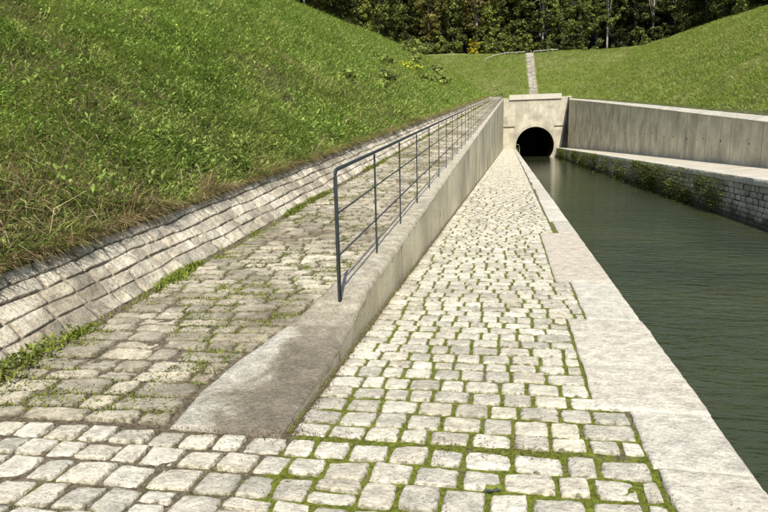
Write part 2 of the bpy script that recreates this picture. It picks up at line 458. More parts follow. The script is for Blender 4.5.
# forecourt
rowsA = lay_rows(-1.2, 2.80, lambda t: -7.0+.15*random.Random(t).random(), lambda t: xq(t+.03) - 0.0, 2.0, (.175, .225), (.16, .255), .0085, 3, split=.12)
TA = max(t for t in ROWS if t <= 2.80)
rowsA = rowsA[(rowsA[:, :, 1]-.035*rowsA[:, :, 0]).mean(1) < TA]
rowsA[:, :, 1] += th(0)-TA-.014
V, F, E = setts(rowsA, lambda x, y: 0*x, [(9, 15)], 11, dome=.0025, k=.14, hvar=.004, rough=.004)
p = quads('path', V, F, M['front_stone'], smooth=True, attrs={'edge': E}); tag(p, kind='structure')
# quayside path
r_ = random.Random(5)
rowsB = lay_rows(2.90, YP, lambda t: XF+.035-(.0 if r_.random() < .5 else .0)+r_.random()*.0, lambda t: xq(t), 2.4, (.145, .20), (.14, .25), .0054, 21, split=.0, vj=2.0, jit=.004)
rowsB[:, :, 1] += .03
V, F, E = setts(rowsB, lambda x, y: 0*x, [(7, 13), (13, 9), (40, 5), (200, 4)], 31, dome=.001, k=.12, hvar=.002, drop=.035, rough=.0035, tilt=.0025)
p = quads('path', V, F, M['path_stone'], smooth=True, attrs={'edge': E}); tag(p, kind='structure')
# ramp
rowsC = lay_rows(2.99, YP, lambda t: XG+.10+.05*r_.random(), lambda t: float(xk(t))-.015, 3.4, (.12, .19), (.20, .46), .0066, 41, split=.0, vj=1.6, jit=.006)
V, F, E = setts(rowsC, lambda x, y: zr(y), [(8, 13), (16, 9), (40, 5), (200, 4)], 51, dome=.001, hvar=.006, k=.11, rough=.008, tilt=.007)
p = quads('ramp', V, F, M['ramp_stone'], smooth=True, attrs={'edge': E}); tag(p, kind='structure')

# bed of moss and earth between the stones
def bed(name, xs, ys, zf, amp, mat, lift=0):
    X, Y = np.meshgrid(xs, ys)
    Z = zf(X, Y)+lift+amp*((fbm(X, Y, 9, 2, 3)-.5)*1.2+(vn(X, Y, 45, 8)-.5)*.8)
    I = np.arange(X.size).reshape(X.shape)
    F = np.stack([I[:-1, :-1], I[:-1, 1:], I[1:, 1:], I[1:, :-1]], -1).reshape(-1, 4)
    o = quads(name, np.stack([X, Y, Z], -1), F, mat, smooth=True); return tag(o, kind='structure')
zall = lambda x, y: np.where(x < XF-.2, zr(y), 0)
bed('path_bed', np.arange(XF-.1, XQ-.05, .022), np.concatenate([np.arange(2.86, 8, .022), np.arange(8, 124, .5)]), lambda x, y: 0*x, .012, M['moss'], -.014)
bed('path_bed', np.arange(-7, XQ-.05, .022), np.concatenate([np.arange(-1.4, 1.5, .1), np.arange(1.5, 2.88, .022)]), lambda x, y: 0*x, .012, M['moss'], -.0155)
bed('ramp_bed', np.arange(XG-.05, -1.52, .022), np.concatenate([np.arange(2.84, 8, .022), np.arange(8, 124, .5)]), lambda x, y: zr(y), .014, M['moss'], -.016)
bed('ground_behind', np.array([-40, -7, 1.1]), np.array([-60, -30, -1.2]), lambda x, y: 0*x, .0, M['dusty'], -.03)

# quay edge slabs
def block(mb, x0, x1, y0, y1, z1, z0, seed, nx=6, ny=10, bev=.02, amp=.003):
    r = np.random.default_rng(seed)
    xs = np.concatenate([[x0, x0+.006], np.linspace(x0+bev, x1-bev, nx), [x1-.006, x1]]); ys = np.concatenate([[y0, y0+.005], np.linspace(y0+bev, y1-bev, ny), [y1-.005, y1]])
    X, Y = np.meshgrid(xs, ys); dx = np.minimum(X-x0, x1-X); dy = np.minimum(Y-y0, y1-Y); d = np.minimum(dx, dy)
    Z = z1-np.maximum(0, bev*.6-d)*.8-.002+(vn(X, Y, 3, seed)-.5)*amp*2+(vn(X, Y, 13, seed)-.5)*amp
    Xo = X+np.where(dx < .001, (vn(X, Y, 3, seed+1)-.5)*.010+(vn(X, Y, 17, seed+1)-.5)*.008, 0)
    n, m = X.shape; base = len(mb[0]); V = np.stack([Xo, Y, Z], -1).reshape(-1, 3)
    I = np.arange(n*m).reshape(n, m); F = np.stack([I[:-1, :-1], I[:-1, 1:], I[1:, 1:], I[1:, :-1]], -1).reshape(-1, 4)
    loop = np.concatenate([I[0, :], I[1:, -1], I[-1, -2::-1], I[-2:0:-1, 0]])
    sk = V[loop].copy(); sk[:, 2] = z0; o = n*m; j = np.arange(len(loop)); j2 = (j+1) % len(loop)
    Fs = np.stack([loop[j], o+j, o+j2, loop[j2]], -1)
    mb[0].append(np.concatenate([V, sk])); mb[1].append(np.concatenate([F, Fs])); mb[2].append(np.concatenate([np.where(d < .004, .9, .2).ravel(), np.ones(len(loop))]))
def pack(mb):
    return merge(list(zip(mb[0], mb[1], mb[2])))
mb = ([], [], []); mc = ([], [], [])
ycuts = [(-6, -3.2), (-3.2, -.8), (-.8, 1.1), (1.1, 2.86), (2.86, 3.50), (3.50, 5.36), (5.36, 6.86)]
for i, (a, b) in enumerate(ycuts): block(mb, xq((a+b)/2)+.010, XQ+(i%3-1)*.004, a+.004, b-.004, .004+(i%2)*.005, -.42, 100+i, nx=22, ny=44, amp=.0035)
block(mc, .546, XQ-.002, 6.866, 10.498, .002, -.42, 120, nx=20, ny=60, amp=.002)
y = 10.504; i = 0; r_ = random.Random(8)
while y < YP-.4:
    l = 1.3+1.3*r_.random(); b = min(y+l, YP)
    block(mb, .80+r_.random()*.06, XQ+(r_.random()-.5)*.012, y, b-.004, .004, -.42, 130+i, nx=4, ny=5); y = b; i += 1
V, F, E = pack(mb); p = quads('quay_edge', V, F, M['quay_stone'], attrs={'edge': E}); tag(p, kind='structure')
V, F, E = pack(mc); p = quads('quay_edge', V, F, M['quay_concrete'], attrs={'edge': E}); tag(p, kind='structure')

# ------------------------------------------------------------------ left stone revetment (thing)
ds = math.hypot(XT-XG, .54)
def rev_map(s, t, h):      # s along Y, t 0..1 up the slope
    x = XG+(XT-XG)*t; z = zr(s)+.54*t+.0
    nx, nz = .54/ds, (XG-XT)/ds
    return np.stack([x+nx*h, s, z+nz*h], -1)
def rev_rows():
    r = random.Random(77); out = []
    cuts = [-.03, .20, .39, .60, .80, 1.02]
    for k in range(5):
        y = .2+r.random()*.3
        while y < YP:
            L = (.16+.34*r.random()**1.3)*(1 if k != 4 else .8); j = lambda: (r.random()-.5)*.035
            g = .003+.004*r.random(); gt = g/ds
            wv = lambda yy: .010*math.sin(yy*.9+k*1.7)+.016*math.sin(yy*3.1+k)+.012*math.sin(yy*7.3+k*2) if 0 < k else 0
            w2 = lambda yy: .010*math.sin(yy*.9+(k+1)*1.7)+.016*math.sin(yy*3.1+k+1)+.012*math.sin(yy*7.3+(k+1)*2) if k < 4 else .03*math.sin(yy*2.9)
            out.append([(y+g+j(), cuts[k]+gt+wv(y)), (y+L-g+j(), cuts[k]+gt+wv(y+L)), (y+L-g+j(), cuts[k+1]-gt+w2(y+L)), (y+g+j(), cuts[k+1]-gt+w2(y))])
            y += L
    return np.array(out)
RV = rev_rows(); cy = RV[:, :, 0].mean(1); parts = []; lo = -1
for lim, n in [(9, 13), (20, 9), (45, 5), (200, 4)]:
    s = RV[(cy >= lo) & (cy < lim)]; lo = lim
    A, B, H, E, F = stone_grid(s, n, 60+n, dome=.0, hvar=.007, rough=.010, tilt=.006, drop=.03, k=.07)
    parts.append((rev_map(A, B, H), F, E))
V, F, E = merge(parts)
rev = empty('stone_revetment', (XG, 2.85, 0)); tag(rev, 'sloping revetment of rough pale stone blocks along the foot of the left grass bank', 'stone revetment')
def child(o, parent):
    o.parent = parent; o.matrix_parent_inverse = parent.matrix_world.inverted() if False else o.matrix_parent_inverse
    import mathutils
    o.matrix_parent_inverse = mathutils.Matrix.Translation(-parent.location)
    return o
child(quads('stone_courses', V, F, M['rev_stone'], smooth=True, attrs={'edge': E}), rev)
ys = np.concatenate([np.arange(-8, 10, .3), np.arange(10, YP+.6, 2)])
ring = [[(XG+.02, y, float(zr(y))-.2), (XG+.0, y, float(zr(y))-.018), (XT-.01, y, float(zr(y))+.498), (XT-.25, y, float(zr(y))+.51), (XT-.25, y, float(zr(y))-.2)] for y in ys]
child(MB().sweep(ring).build('earth_core', M['earth']), rev)

# ------------------------------------------------------------------ left retaining wall (thing)
lw = empty('retaining_wall', (XF, 2.85, 0)); tag(lw, 'long pale sunlit concrete retaining wall beside the sett path, rising with the railing on top', 'retaining wall')
ys = np.concatenate([np.arange(2.852, 8, .045), np.arange(8, 30, .4), np.arange(30, YP, 3), [YP]])
rings = []; rings2 = []
for y in ys:
    z = float(zk(y)); xi = float(xk(y)); h = min(z, .13)
    pr = [(xi-.01, z-.12), (xi, z-.03), (xi+.03, z-.008)]
    rr = min(float(np.interp(y, [3, 5, 9, 20], [.04, .06, .045, .035])), z*.6)
    for q in np.linspace(.08, .95, 10): pr.append((xi+(XF-rr-xi)*q, z-.006*q*q))
    for a in (0, 25, 50, 75, 90): pr.append((XF-rr+rr*math.sin(R(a)), z-.006-rr+rr*math.cos(R(a))))
    pr = np.array(pr); n1 = (fbm(pr[:, 0]*1.0, np.full(len(pr), y), 5, 4, 3)-.5)*.016*(1 if y < 30 else .3)
    pr[:, 1] += n1*np.clip((z+.02)/.15, .2, 1); pr[:, 0] += (vn(np.full(len(pr), y), pr[:, 1]*3, 7, 9)-.5)*.010
    rings.append([(p[0], y, p[1]) for p in pr])
    zt = pr[-1][1]+.01; zz = np.linspace(zt, -.12, 7)
    rings2.append([(XF-.0015+(vn(y, q, 3, 12)-.5)*.012*min(1, (zt-q)*8+.02)*1.0, y, q) for q in zz])
rings.insert(0, [(p[0], 2.848, min(p[2], -.05)) for p in rings[0]])
child(MB().sweep(rings).build('coping', M['kerb'], smooth=True), lw)
child(MB().sweep(rings2).build('wall_face', M['conc_left'], smooth=True), lw)

# ------------------------------------------------------------------ railing (thing, 76 posts)
XR = -1.41; Y1 = 4.7155; D = 1.4837; NPOST = 76; HR = 1.086
rail = empty('metal_railing', (XR, Y1, float(zk(Y1)))); tag(rail, 'slim dark grey metal railing running up along the top of the left wall', 'railing')
def zrail(y): return .301+.081*(y-4.7)
hs = .081
pm = MB(); pm.box((-.006, -.019, -.04), (.006, .019, HR-.02))
post0 = pm.build('post', M['rail'], rail)
loc0 = np.array(rail.location)
for i in range(NPOST):
    o = post0 if i == 0 else post0.copy()
    if i: col.objects.link(o); o.parent = rail
    y = Y1+i*D; o.location = (0, y-Y1, zrail(y)-loc0[2])
Ye = Y1+(NPOST-1)*D
def rl(y, dz): return (0, y-Y1, zrail(y)+dz-loc0[2])
top = [rl(Y1-.001, -.03), rl(Y1-.001, HR-.055), rl(Y1+.004, HR-.022), rl(Y1+.025, HR-.004), rl(Y1+.07, HR+.002)]+[rl(y, HR+(.002*math.sin(y*1.7) if y < 30 else 0)) for y in np.linspace(Y1+.3, Ye, 60)]
MB().tube(top, .0165, 10).build('handrail', M['rail'], rail, smooth=True)
for fr in (1/3, 2/3):
    MB().tube([rl(Y1, HR*fr), rl(Ye, HR*fr)], .0088, 8).build('mid_rail', M['rail'], rail, smooth=True)

# ------------------------------------------------------------------ canal: water, walls
def plane(name, x0, x1, y0, y1, z, mat, kind='structure'):
    o = MB(); o.v = [(x0, y0, z), (x1, y0, z), (x1, y1, z), (x0, y1, z)]; o.f = [(0, 1, 2, 3)]
    return tag(o.build(name, mat), kind=kind)
plane('water', XQ-.3, XC+.3, -60, YP+45, WATER, M['water'])
cl = empty('canal_wall', (XQ-.02, 0, WATER)); tag(cl, 'left canal side wall of stone below the pale quay slabs of the path', 'canal wall')
child(MB().box((XQ-.5, -60, -3.2), (XQ-.03, YP, -.41)).build('masonry', M['canal_stone']), cl)
cr = empty('canal_wall', (XC, 0, WATER)); tag(cr, 'grey stone masonry wall on the right side of the canal, ivy hanging at its far end', 'canal wall')
def wall_rows():
    r = random.Random(9); out = []; z = -2.1
    while z < -.26:
        h = .19+.08*r.random()
        if -.26-(z+h) < .12: h = -.26-z
        y = 8+r.random()*.4
        while y < YP:
            L = (.3+.55*r.random())*(1 if y < 55 else 2.0); g = .004
            out.append([(y+g, z+g), (y+L-g, z+g), (y+L-g, z+h-g), (y+g, z+h-g)]); y += L
        z += h
    return np.array(out)
W = wall_rows(); A, B, H, E, F = stone_grid(W, 4, 90, dome=.0, hvar=.006, rough=.010, drop=.018, k=.12, tilt=.004)
child(quads('masonry', np.stack([XC+.03-H, A, B], -1)[:, :], F[:, ::-1], M['canal_stone'], smooth=True, attrs={'edge': E}), cr)
child(MB().box((XC+.05, -60, -3.2), (XC+.6, YP, -.255)).build('backing', M['conc_dark']), cr)
mq = ([], [], []); y = -10; i = 0
while y < YP-.1:
    b = min(y+1.2+.7*r_.random(), YP-.002)
    block(mq, XC-.03, XC+.62, y, b-.006, .012, -.25, 300+i, nx=3, ny=4); y = b; i += 1
V, F, E = pack(mq)
child(quads('coping', V, F, M['quay_stone'], attrs={'edge': E}), cr)
# towpath
ys = np.concatenate([[-60], np.arange(-8, YP, 3), [YP]])
mbx = MB(); mbx.sweep([[(XC+.6, y, 0), (float(xw(y))+.3, y, 0.006)] for y in ys]); tag(mbx.build('towpath', M['dusty']), kind='structure')

# right retaining wall
rw = empty('retaining_wall', (12.3, 20, 0)); tag(rw, 'tall shaded concrete retaining wall with dark water streaks behind the right towpath', 'retaining wall')
ys = np.concatenate([[-60, -20, 0], np.arange(4, YP, 4), [YP]])
child(MB().sweep([[(float(xw(y))+.5, y, -.3), (float(xw(y))+.5, y, float(zw(y))), (float(xw(y)), y, float(zw(y))), (float(xw(y)), y, -.1)] for y in ys]).build('wall_face', M['conc_right']), rw)
# sloping coping slabs 1.5 m long
y = -8.0; mbs = MB(); r_ = random.Random(4)
while y < YP-.2:
    b = min(y+1.5, YP)
    rg = []
    for q in (y+.012, b-.012):
        x = float(xw(q)); z = float(zw(q))+.0; k = r_.random()*.01
        rg.append([(x-.06, q, z+.003), (x-.07, q, z+.05+k), (x+.40, q, z+.27+k), (x+.62, q, z+.28+k), (x+.62, q, z+.003)])
    mbs.sweep(rg, closed=True, caps=True); y = b
child(mbs.build('coping', M['quay_stone']), rw)
dh = MB()
for i in range(26):
    q = 24+i*3.55+r_.random(); z = float(zw(q))*(.42+.08*r_.random()); x = float(xw(q))
    s = .045+.04*r_.random()
    dh.tube([(x-.02, q, z), (x-.004, q, z)], s, 9)
child(dh.build('drain_hole', M['tunnel']), rw)

# ------------------------------------------------------------------ portal (thing)
pt = empty('tunnel_portal', (4.8, YP, 0)); tag(pt, 'pale stone tunnel portal with a dark round arch over the canal and a straight parapet', 'tunnel portal')
cx, cz, ra = 4.8, .5, 3.6; xa, xb = XF-.25, 11.1; zt = 9.42
fm = MB(); th_ = np.linspace(-180, 180, 73)
ring_in = [(cx+ra*math.cos(R(a)), cz+ra*math.sin(R(a))) for a in np.linspace(-130, 310-180-80+180, 2)]
def face(y):
    xs = np.linspace(-1, 1, 41); xs = np.sin(xs*math.pi/2)*ra+cx
    up = [(x, y, cz+math.sqrt(max(0, ra*ra-(x-cx)**2))) for x in xs]; lo = [(x, y, cz-math.sqrt(max(0, ra*ra-(x-cx)**2))) for x in xs]
    fm.sweep([up, [(x, y, zt) for x in xs]]); fm.sweep([lo, [(x, y, -3.2) for x in xs]])
    fm.sweep([[(xa, y, -3.2), (xa, y, cz), (xa, y, zt)], [(cx-ra, y, -3.2), (cx-ra, y, cz), (cx-ra, y, zt)]])
    fm.sweep([[(cx+ra, y, -3.2), (cx+ra, y, cz), (cx+ra, y, zt)], [(xb, y, -3.2), (xb, y, cz), (xb, y, zt)]])
face(YP)
fm.box((-5.0, YP+.0, -1), (xa-.002, YP+1.0, 9.98)); fm.box((xb+.002, YP, -1), (xb+2.4, YP+1.3, 9.50))
child(fm.build('facade', M['conc_face']), pt)
child(MB().box((xa, YP+.02, zt-.02), (xb, YP+1.1, zt+.16)).build('facade_cap', M['conc_face']), pt)
# arch stones
av = MB(); n = 33
for i in range(n):
    a0 = -28+236*i/n+.6; a1 = -28+236*(i+1)/n-.6; ro = ra+(.62 if i % 2 else .52)
    P = lambda r, a, y: (cx+r*math.cos(R(a)), y, cz+r*math.sin(R(a)))
    av.sweep([[P(ra-.02, a, YP+.3), P(ra-.02, a, YP-.035), P(ro, a, YP-.035), P(ro, a, YP+.02)] for a in (a0, a1)], closed=True, caps=True)
child(av.build('arch_ring', M['conc_face']), pt)
ts = np.linspace(0, 360, 49)
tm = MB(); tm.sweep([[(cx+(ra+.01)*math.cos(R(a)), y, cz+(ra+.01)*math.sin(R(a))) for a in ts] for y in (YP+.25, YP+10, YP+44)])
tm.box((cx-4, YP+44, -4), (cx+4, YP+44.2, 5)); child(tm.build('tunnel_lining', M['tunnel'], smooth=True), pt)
child(MB().box((-.20, YP-.28, 9.20), (9.50, YP+.7, 10.16), .03).build('parapet', M['quay_stone']), pt)
for (a, b) in ((XF+.02, .9), (8.3, 10.6)):
    child(MB().box((a, YP-.10, 4.05), (b, YP+.01, 4.22)).build('string_course', M['conc_dark']), pt)

pm_ = MB(); pm_.sweep([[(9.30, y, -.1), (10.98, y, -.1), (10.98, y, 9.40), (10.66, y, 9.40)] for y in (YP-.05, YP-.01)], closed=True, caps=True)  # right wall's cast shadow on the facade, built in as a thin dark slab
child(pm_.build('painted_wall_shadow', M['conc_dark']), pt)
# grab rail on the quay corner by the arch
gr = empty('grab_rail', (1.6, YP-1.2, 0)); tag(gr, 'thin metal grab rail at the far quay corner left of the tunnel arch', 'grab rail')
MB().tube([(-.5, -.6, 0), (-.5, -.6, .75), (-.42, -.6, .85), (.1, -.3, .75), (.3, 0, .1), (.3, 0, -1.2)], .035, 6).build('rail', M['white_rail'], gr)

# ------------------------------------------------------------------ steps up the back slope
stp = empty('stone_staircase', (4.45, 121, 0)); tag(stp, 'narrow stone staircase climbing the grass slope above the tunnel parapet', 'stairs')
sm = MB(); r_ = random.Random(2); y = 121.0
while y < 143.6:
    xc = 4.45-(y-121)*.018; z = float(terrain(np.array([xc]), np.array([y+.2]))[0])
    a = r_.random()*.14; sm.box((xc-.72-a, y+.02*r_.random(), z-.5), (xc+.1-a, y+.45, z+.16+.08*r_.random()), .01); a = r_.random()*.14; sm.box((xc+.11-a, y+.02*r_.random(), z-.5), (xc+.72+a, y+.45, z+.16+.08*r_.random()), .01)
    y += .46
child(sm.build('steps', M['step_stone']), stp)

def barrier(pts, label):
    t = empty('low_barrier', (*pts[0][:2], 0)); tag(t, label, 'barrier')
    P = []
    for (x, y) in pts: P.append((x, y, float(terrain(np.array([x]), np.array([y]))[0])))
    b = MB()
    for a, c in zip(P[:-1], P[1:]):
        n = max(1, int(math.dist(a, c)/1.6))
        for i in range(n):
            q = [a[k]+(c[k]-a[k])*i/n for k in range(3)]
            o = MB().box((q[0]-.06, q[1]-.06, q[2]-.2), (q[0]+.06, q[1]+.06, q[2]+.50), .01).build('post', M['white_rail']); child(o, t)
    b.tube([(p[0], p[1]-.09, p[2]+.46) for p in P], .085, 6); child(b.build('rail', M['white_rail']), t)
barrier([(-5.6, 140.2), (-4.2, 142.0), (-1.5, 143.4), (1.0, 144.2), (3.2, 144.3)], 'low pale rail curving along the crest left of the stairs')
barrier([(5.0, 144.3), (8.2, 144.3), (10.4, 144.3)], 'short straight pale rail on the crest right of the stairs')

# ------------------------------------------------------------------ blades of grass
def blades(P, Nn, L, Wd, lean, az=None, two=False, droop=None, seed=1):
    """P (n,3) roots; returns V,F.  single bent quads or diamonds"""
    r = np.random.default_rng(seed); n = len(P)
    az = r.random(n)*2*np.pi if az is None else az
    dirh = np.stack([np.cos(az), np.sin(az), np.zeros(n)], -1)
    tw = az+np.pi/2+(r.random(n)-.5)*1.6
    side = np.stack([np.cos(tw), np.sin(tw), (r.random(n)-.5)*.5], -1)
    l = lean*(.4+.9*r.random(n))
    up = Nn*np.cos(l)[:, None]+dirh*np.sin(l)[:, None]
    l2 = l+.35+.6*r.random(n) if droop is None else l+droop*(.6+.6*r.random(n))
    up2 = Nn*np.cos(l2)[:, None]+dirh*np.sin(l2)[:, None]
    L = L[:, None]; w = side*Wd[:, None]/2
    if two:
        a = P; m = P+up*L*.5; t = m+up2*L*.5
        V = np.stack([a-w*.5, a+w*.5, m+w, m-w, t+w*.12, t-w*.12], 1).reshape(-1, 3)
        b = (np.arange(n)*6)[:, None]; F = np.concatenate([b+np.array([0, 1, 2, 3]), b+np.array([3, 2, 4, 5])])
    else:
        m = P+up*L*.5; t = m+up2*L*.5
        V = np.stack([P, m+w, t, m-w], 1).reshape(-1, 3)
        F = (np.arange(n)*4)[:, None]+np.array([0, 1, 2, 3])
    return V, F

def normal(x, y):
    e = .3; dx = (terrain(x+e, y)-terrain(x-e, y))/(2*e); dy = (terrain(x, y+e)-terrain(x, y-e))/(2*e)
    n = np.stack([-dx, -dy, np.ones_like(dx)], -1); return n/np.linalg.norm(n, axis=1, keepdims=True)
UP = np.array([0, 0, 1.0])

def scatter(x0, x1, y0, y1, dens, visible, seed):
    r = np.random.default_rng(seed); n = int((x1-x0)*(y1-y0)*dens)
    x = x0+(x1-x0)*r.random(n); y = y0+(y1-y0)*r.random(n); m = visible(x, y); return x[m], y[m], r

def dryness(x, y):     # dead straw near the foot of the left bank, close to the camera
    d = sstep(8.2, 5.2, y)*sstep(6.6, 4.6, -x)
    g = 0
    for (px, py, a) in ((-7.1, 8.0, .45), (-6.5, 7.9, .35), (-6.6, 9.3, .5), (-7.9, 9.8, .4), (-6.0, 7.5, .35), (-7.8, 18.2, .9), (-6.8, 10.6, .35), (-9.5, 22, 1.0), (-6.4, 16, .6)):
        g = g+np.exp(-(((x-px)/a)**2+((y-py)/(a*1.5))**2))
    return np.clip(g*.8+d*1.25+(fbm(x, y, .9, 21, 3)-.5)*1.5*sstep(.05, .5, d)+sstep(.67, .76, fbm(x, y, .45, 30, 3))*.6, 0, 1)

def grass_zone(name, specs, mat):
    Vs = []; Fs = []; o = 0
    for V, F in specs: Vs.append(V); Fs.append(F+o); o += len(V)
    return tag(quads(name, np.concatenate(Vs), np.concatenate(Fs), mat), kind='stuff')

vis = lambda x, y: (-x < y*1.22+2.2)
green = []; herbs = []; straw = []
def add_band(y0, y1, s, dens, seed, xmin=-26):
    x, y, r = scatter(xmin, XT+.02, y0, y1, dens, vis, seed)
    dry = dryness(x, y); cl = fbm(x, y, .8/s**.5, 40+seed, 3)
    k = r.random(len(x)) < (1-.72*dry)*np.clip(.55+1.3*(cl-.35), .15, 1); x, y = x[k], y[k]; cl = cl[k]
    z = np.where(x > -4.6, zr(y)+.51+.6*(XT-x).clip(0), terrain(x, y)); P = np.stack([x, y, z-.02*s], -1)
    N = normal(x, y)*.45+UP*.55; N /= np.linalg.norm(N, axis=1, keepdims=True)
    h = (.5+1.1*cl)
    isg = r.random(len(x)) < .50+.5*(fbm(x, y, .35, 77, 2)-.5)
    rr = r.random(len(x))
    L = (.10+.17*rr)*s*h; Wd = (.007+.007*r.random(len(x)))*s*(1.25 if s > 1.2 else 1)
    green.append(blades(P[isg], N[isg], L[isg]*1.15, Wd[isg], .75, two=s < 1.05, seed=seed))
    h2 = ~isg
    Ph = P[h2].copy(); Ph += N[h2]*(r.random(h2.sum())*.12*s*h[h2])[:, None]
    herbs.append(blades(Ph, N[h2], (.05+.06*r.random(h2.sum()))*s, (.024+.030*r.random(h2.sum()))*s, 1.15, droop=.5, seed=seed+1))
add_band(2.2, 8, .85, 3000, 1, -12)
add_band(8, 14, 1.1, 1700, 2, -19)
add_band(14, 24, 1.6, 520, 3)
add_band(24, 45, 2.2, 200, 4)
add_band(45, 80, 2.9, 70, 5)
add_band(80, 121, 3.2, 40, 6)
# back slope and right slope
def add_other(x0, x1, y0, y1, s, dens, seed, ok):
    x, y, r = scatter(x0, x1, y0, y1, dens, ok, seed); z = terrain(x, y); P = np.stack([x, y, z-.05], -1); N = normal(x, y)*.5+UP*.5; N /= np.linalg.norm(N, axis=1, keepdims=True)
    green.append(blades(P, N, (.10+.12*r.random(len(x)))*s, (.010+.01*r.random(len(x)))*s, .8, seed=seed))
add_other(-22, 28, 121, 144.5, 3.0, 75, 11, lambda x, y: (np.abs(x-4.45+(y-121)*.018) > 1.0))
add_other(11.4, 36, 28, 60, 2.2, 170, 12, lambda x, y: x > xw(y)+.62)
add_other(11.4, 36, 60, 121, 2.9, 75, 13, lambda x, y: x > xw(y)+.62)
# tuft line overhanging the revetment edge
r = np.random.default_rng(50)
for y0, y1, d, s in ((2.5, 14, 260, 1.05), (14, 40, 90, 1.5), (40, 119, 34, 2.2)):
    n = int((y1-y0)*d); y = y0+(y1-y0)*r.random(n); x = XT+.03-.16*r.random(n); P = np.stack([x, y, zr(y)+.51], -1)
    cl = fbm(x*0, y, 1.2, 61, 2)
    green.append(blades(P, np.tile(UP, (n, 1)), (.09+.30*r.random(n)*cl*1.5)*s, (.007+.006*r.random(n))*s, .9, az=(r.random(n)-.5)*2.4, two=True, seed=60+int(y0)))
    m = int(n*3.2); q = r.random(m); yy = y0+(y1-y0)*r.random(m); xx = XT+.05-.2*r.random(m); P = np.stack([xx, yy, zr(yy)+.515+.03*r.random(m)], -1); cl = fbm(xx*0+2, yy, 1.9, 66, 3)
    straw.append(blades(P, np.tile(UP, (m, 1)), (.09+.36*q*cl)*s, (.005+.005*r.random(m))*s, 1.0, az=(r.random(m)-.5)*2.2, two=True, droop=1.0, seed=64+int(y0)))
# straw: long dead stems lying down the slope + short tangle
x, y, r = scatter(-10.5, XT+.03, 2.2, 26, 1300, vis, 70); d = dryness(x, y); k = r.random(len(x)) < np.clip(d*.9+.02, 0, 1)*.75; x, y = x[k], y[k]
z = np.where(x > -4.6, zr(y)+.51+.6*(XT-x).clip(0), terrain(x, y)); P = np.stack([x, y, z+.03*r.random(len(x))], -1); N = np.tile(UP, (len(x), 1))
straw.append(blades(P, N, .10+.22*r.random(len(x))**2, .004+.005*r.random(len(x)), 1.0, az=(r.random(len(x))-.5)*3.4-.2, two=True, droop=.9, seed=71))
x, y, r = scatter(-8, XT-.05, 2.6, 8.5, 130, vis, 72); d = dryness(x, y); k = r.random(len(x)) < d; x, y = x[k], y[k]
P = np.stack([x, y, terrain(x, y)+.08+.06*r.random(len(x))], -1)
straw.append(blades(P, np.tile(UP, (len(x), 1)), .35+.45*r.random(len(x)), .005+.005*r.random(len(x)), 1.25, az=(r.random(len(x))-.5)*1.5-.5, two=True, droop=.55, seed=73))
x, y, r = scatter(-24, XT-.1, 9, 80, 9, vis, 74); d = sstep(.60, .70, fbm(x, y, .35, 30, 3)); k = r.random(len(x)) < d; x, y = x[k], y[k]
P = np.stack([x, y, terrain(x, y)+.1], -1)
straw.append(blades(P, np.tile(UP, (len(x), 1)), .3+.4*r.random(len(x)), .02+.02*r.random(len(x)), 1.2, seed=75))
# stray hanging stems near the two shadowed spots of the revetment
for (yy, n) in ((6.0, 34), (7.6, 40), (9.3, 26), (4.9, 10), (12.5, 20), (3.9, 8)):
    q = np.random.default_rng(int(yy*10)); P = np.stack([XT-.08*q.random(n)-.02, yy+.45*(q.random(n)-.5), np.full(n, float(zr(yy))+.56)], -1)
    straw.append(blades(P, np.tile(UP, (n, 1)), .4+.35*q.random(n), np.full(n, .013), .62, az=(q.random(n)-.5)*1.6, two=True, droop=.9, seed=int(yy*7)))
x, y, r = scatter(-14, XT-.15, 3, 16, 1.6, vis, 140); tall = []
for i in range(len(x)):
    m = int(30+40*r.random()); a = x[i]+.11*r.standard_normal(m); b = y[i]+.11*r.standard_normal(m); hh = .10+.30*r.random(m)
    P = np.stack([a, b, terrain(a, b)+hh*.8], -1); herbs.append(blades(P, np.tile(UP, (m, 1)), .07+.09*r.random(m), .025+.035*r.random(m), 1.1, droop=.5, two=False, seed=900+i))
    P2 = np.stack([a, b, terrain(a, b)], -1)[:12]; green.append(blades(P2, np.tile(UP, (len(P2), 1)), .25+.3*r.random(len(P2)), .007+.006*r.random(len(P2)), .5, seed=1900+i))
grass_zone('meadow_grass', green, M['grass']); grass_zone('herb_cover', herbs, M['herb']); grass_zone('dry_grass', straw, M['straw'])

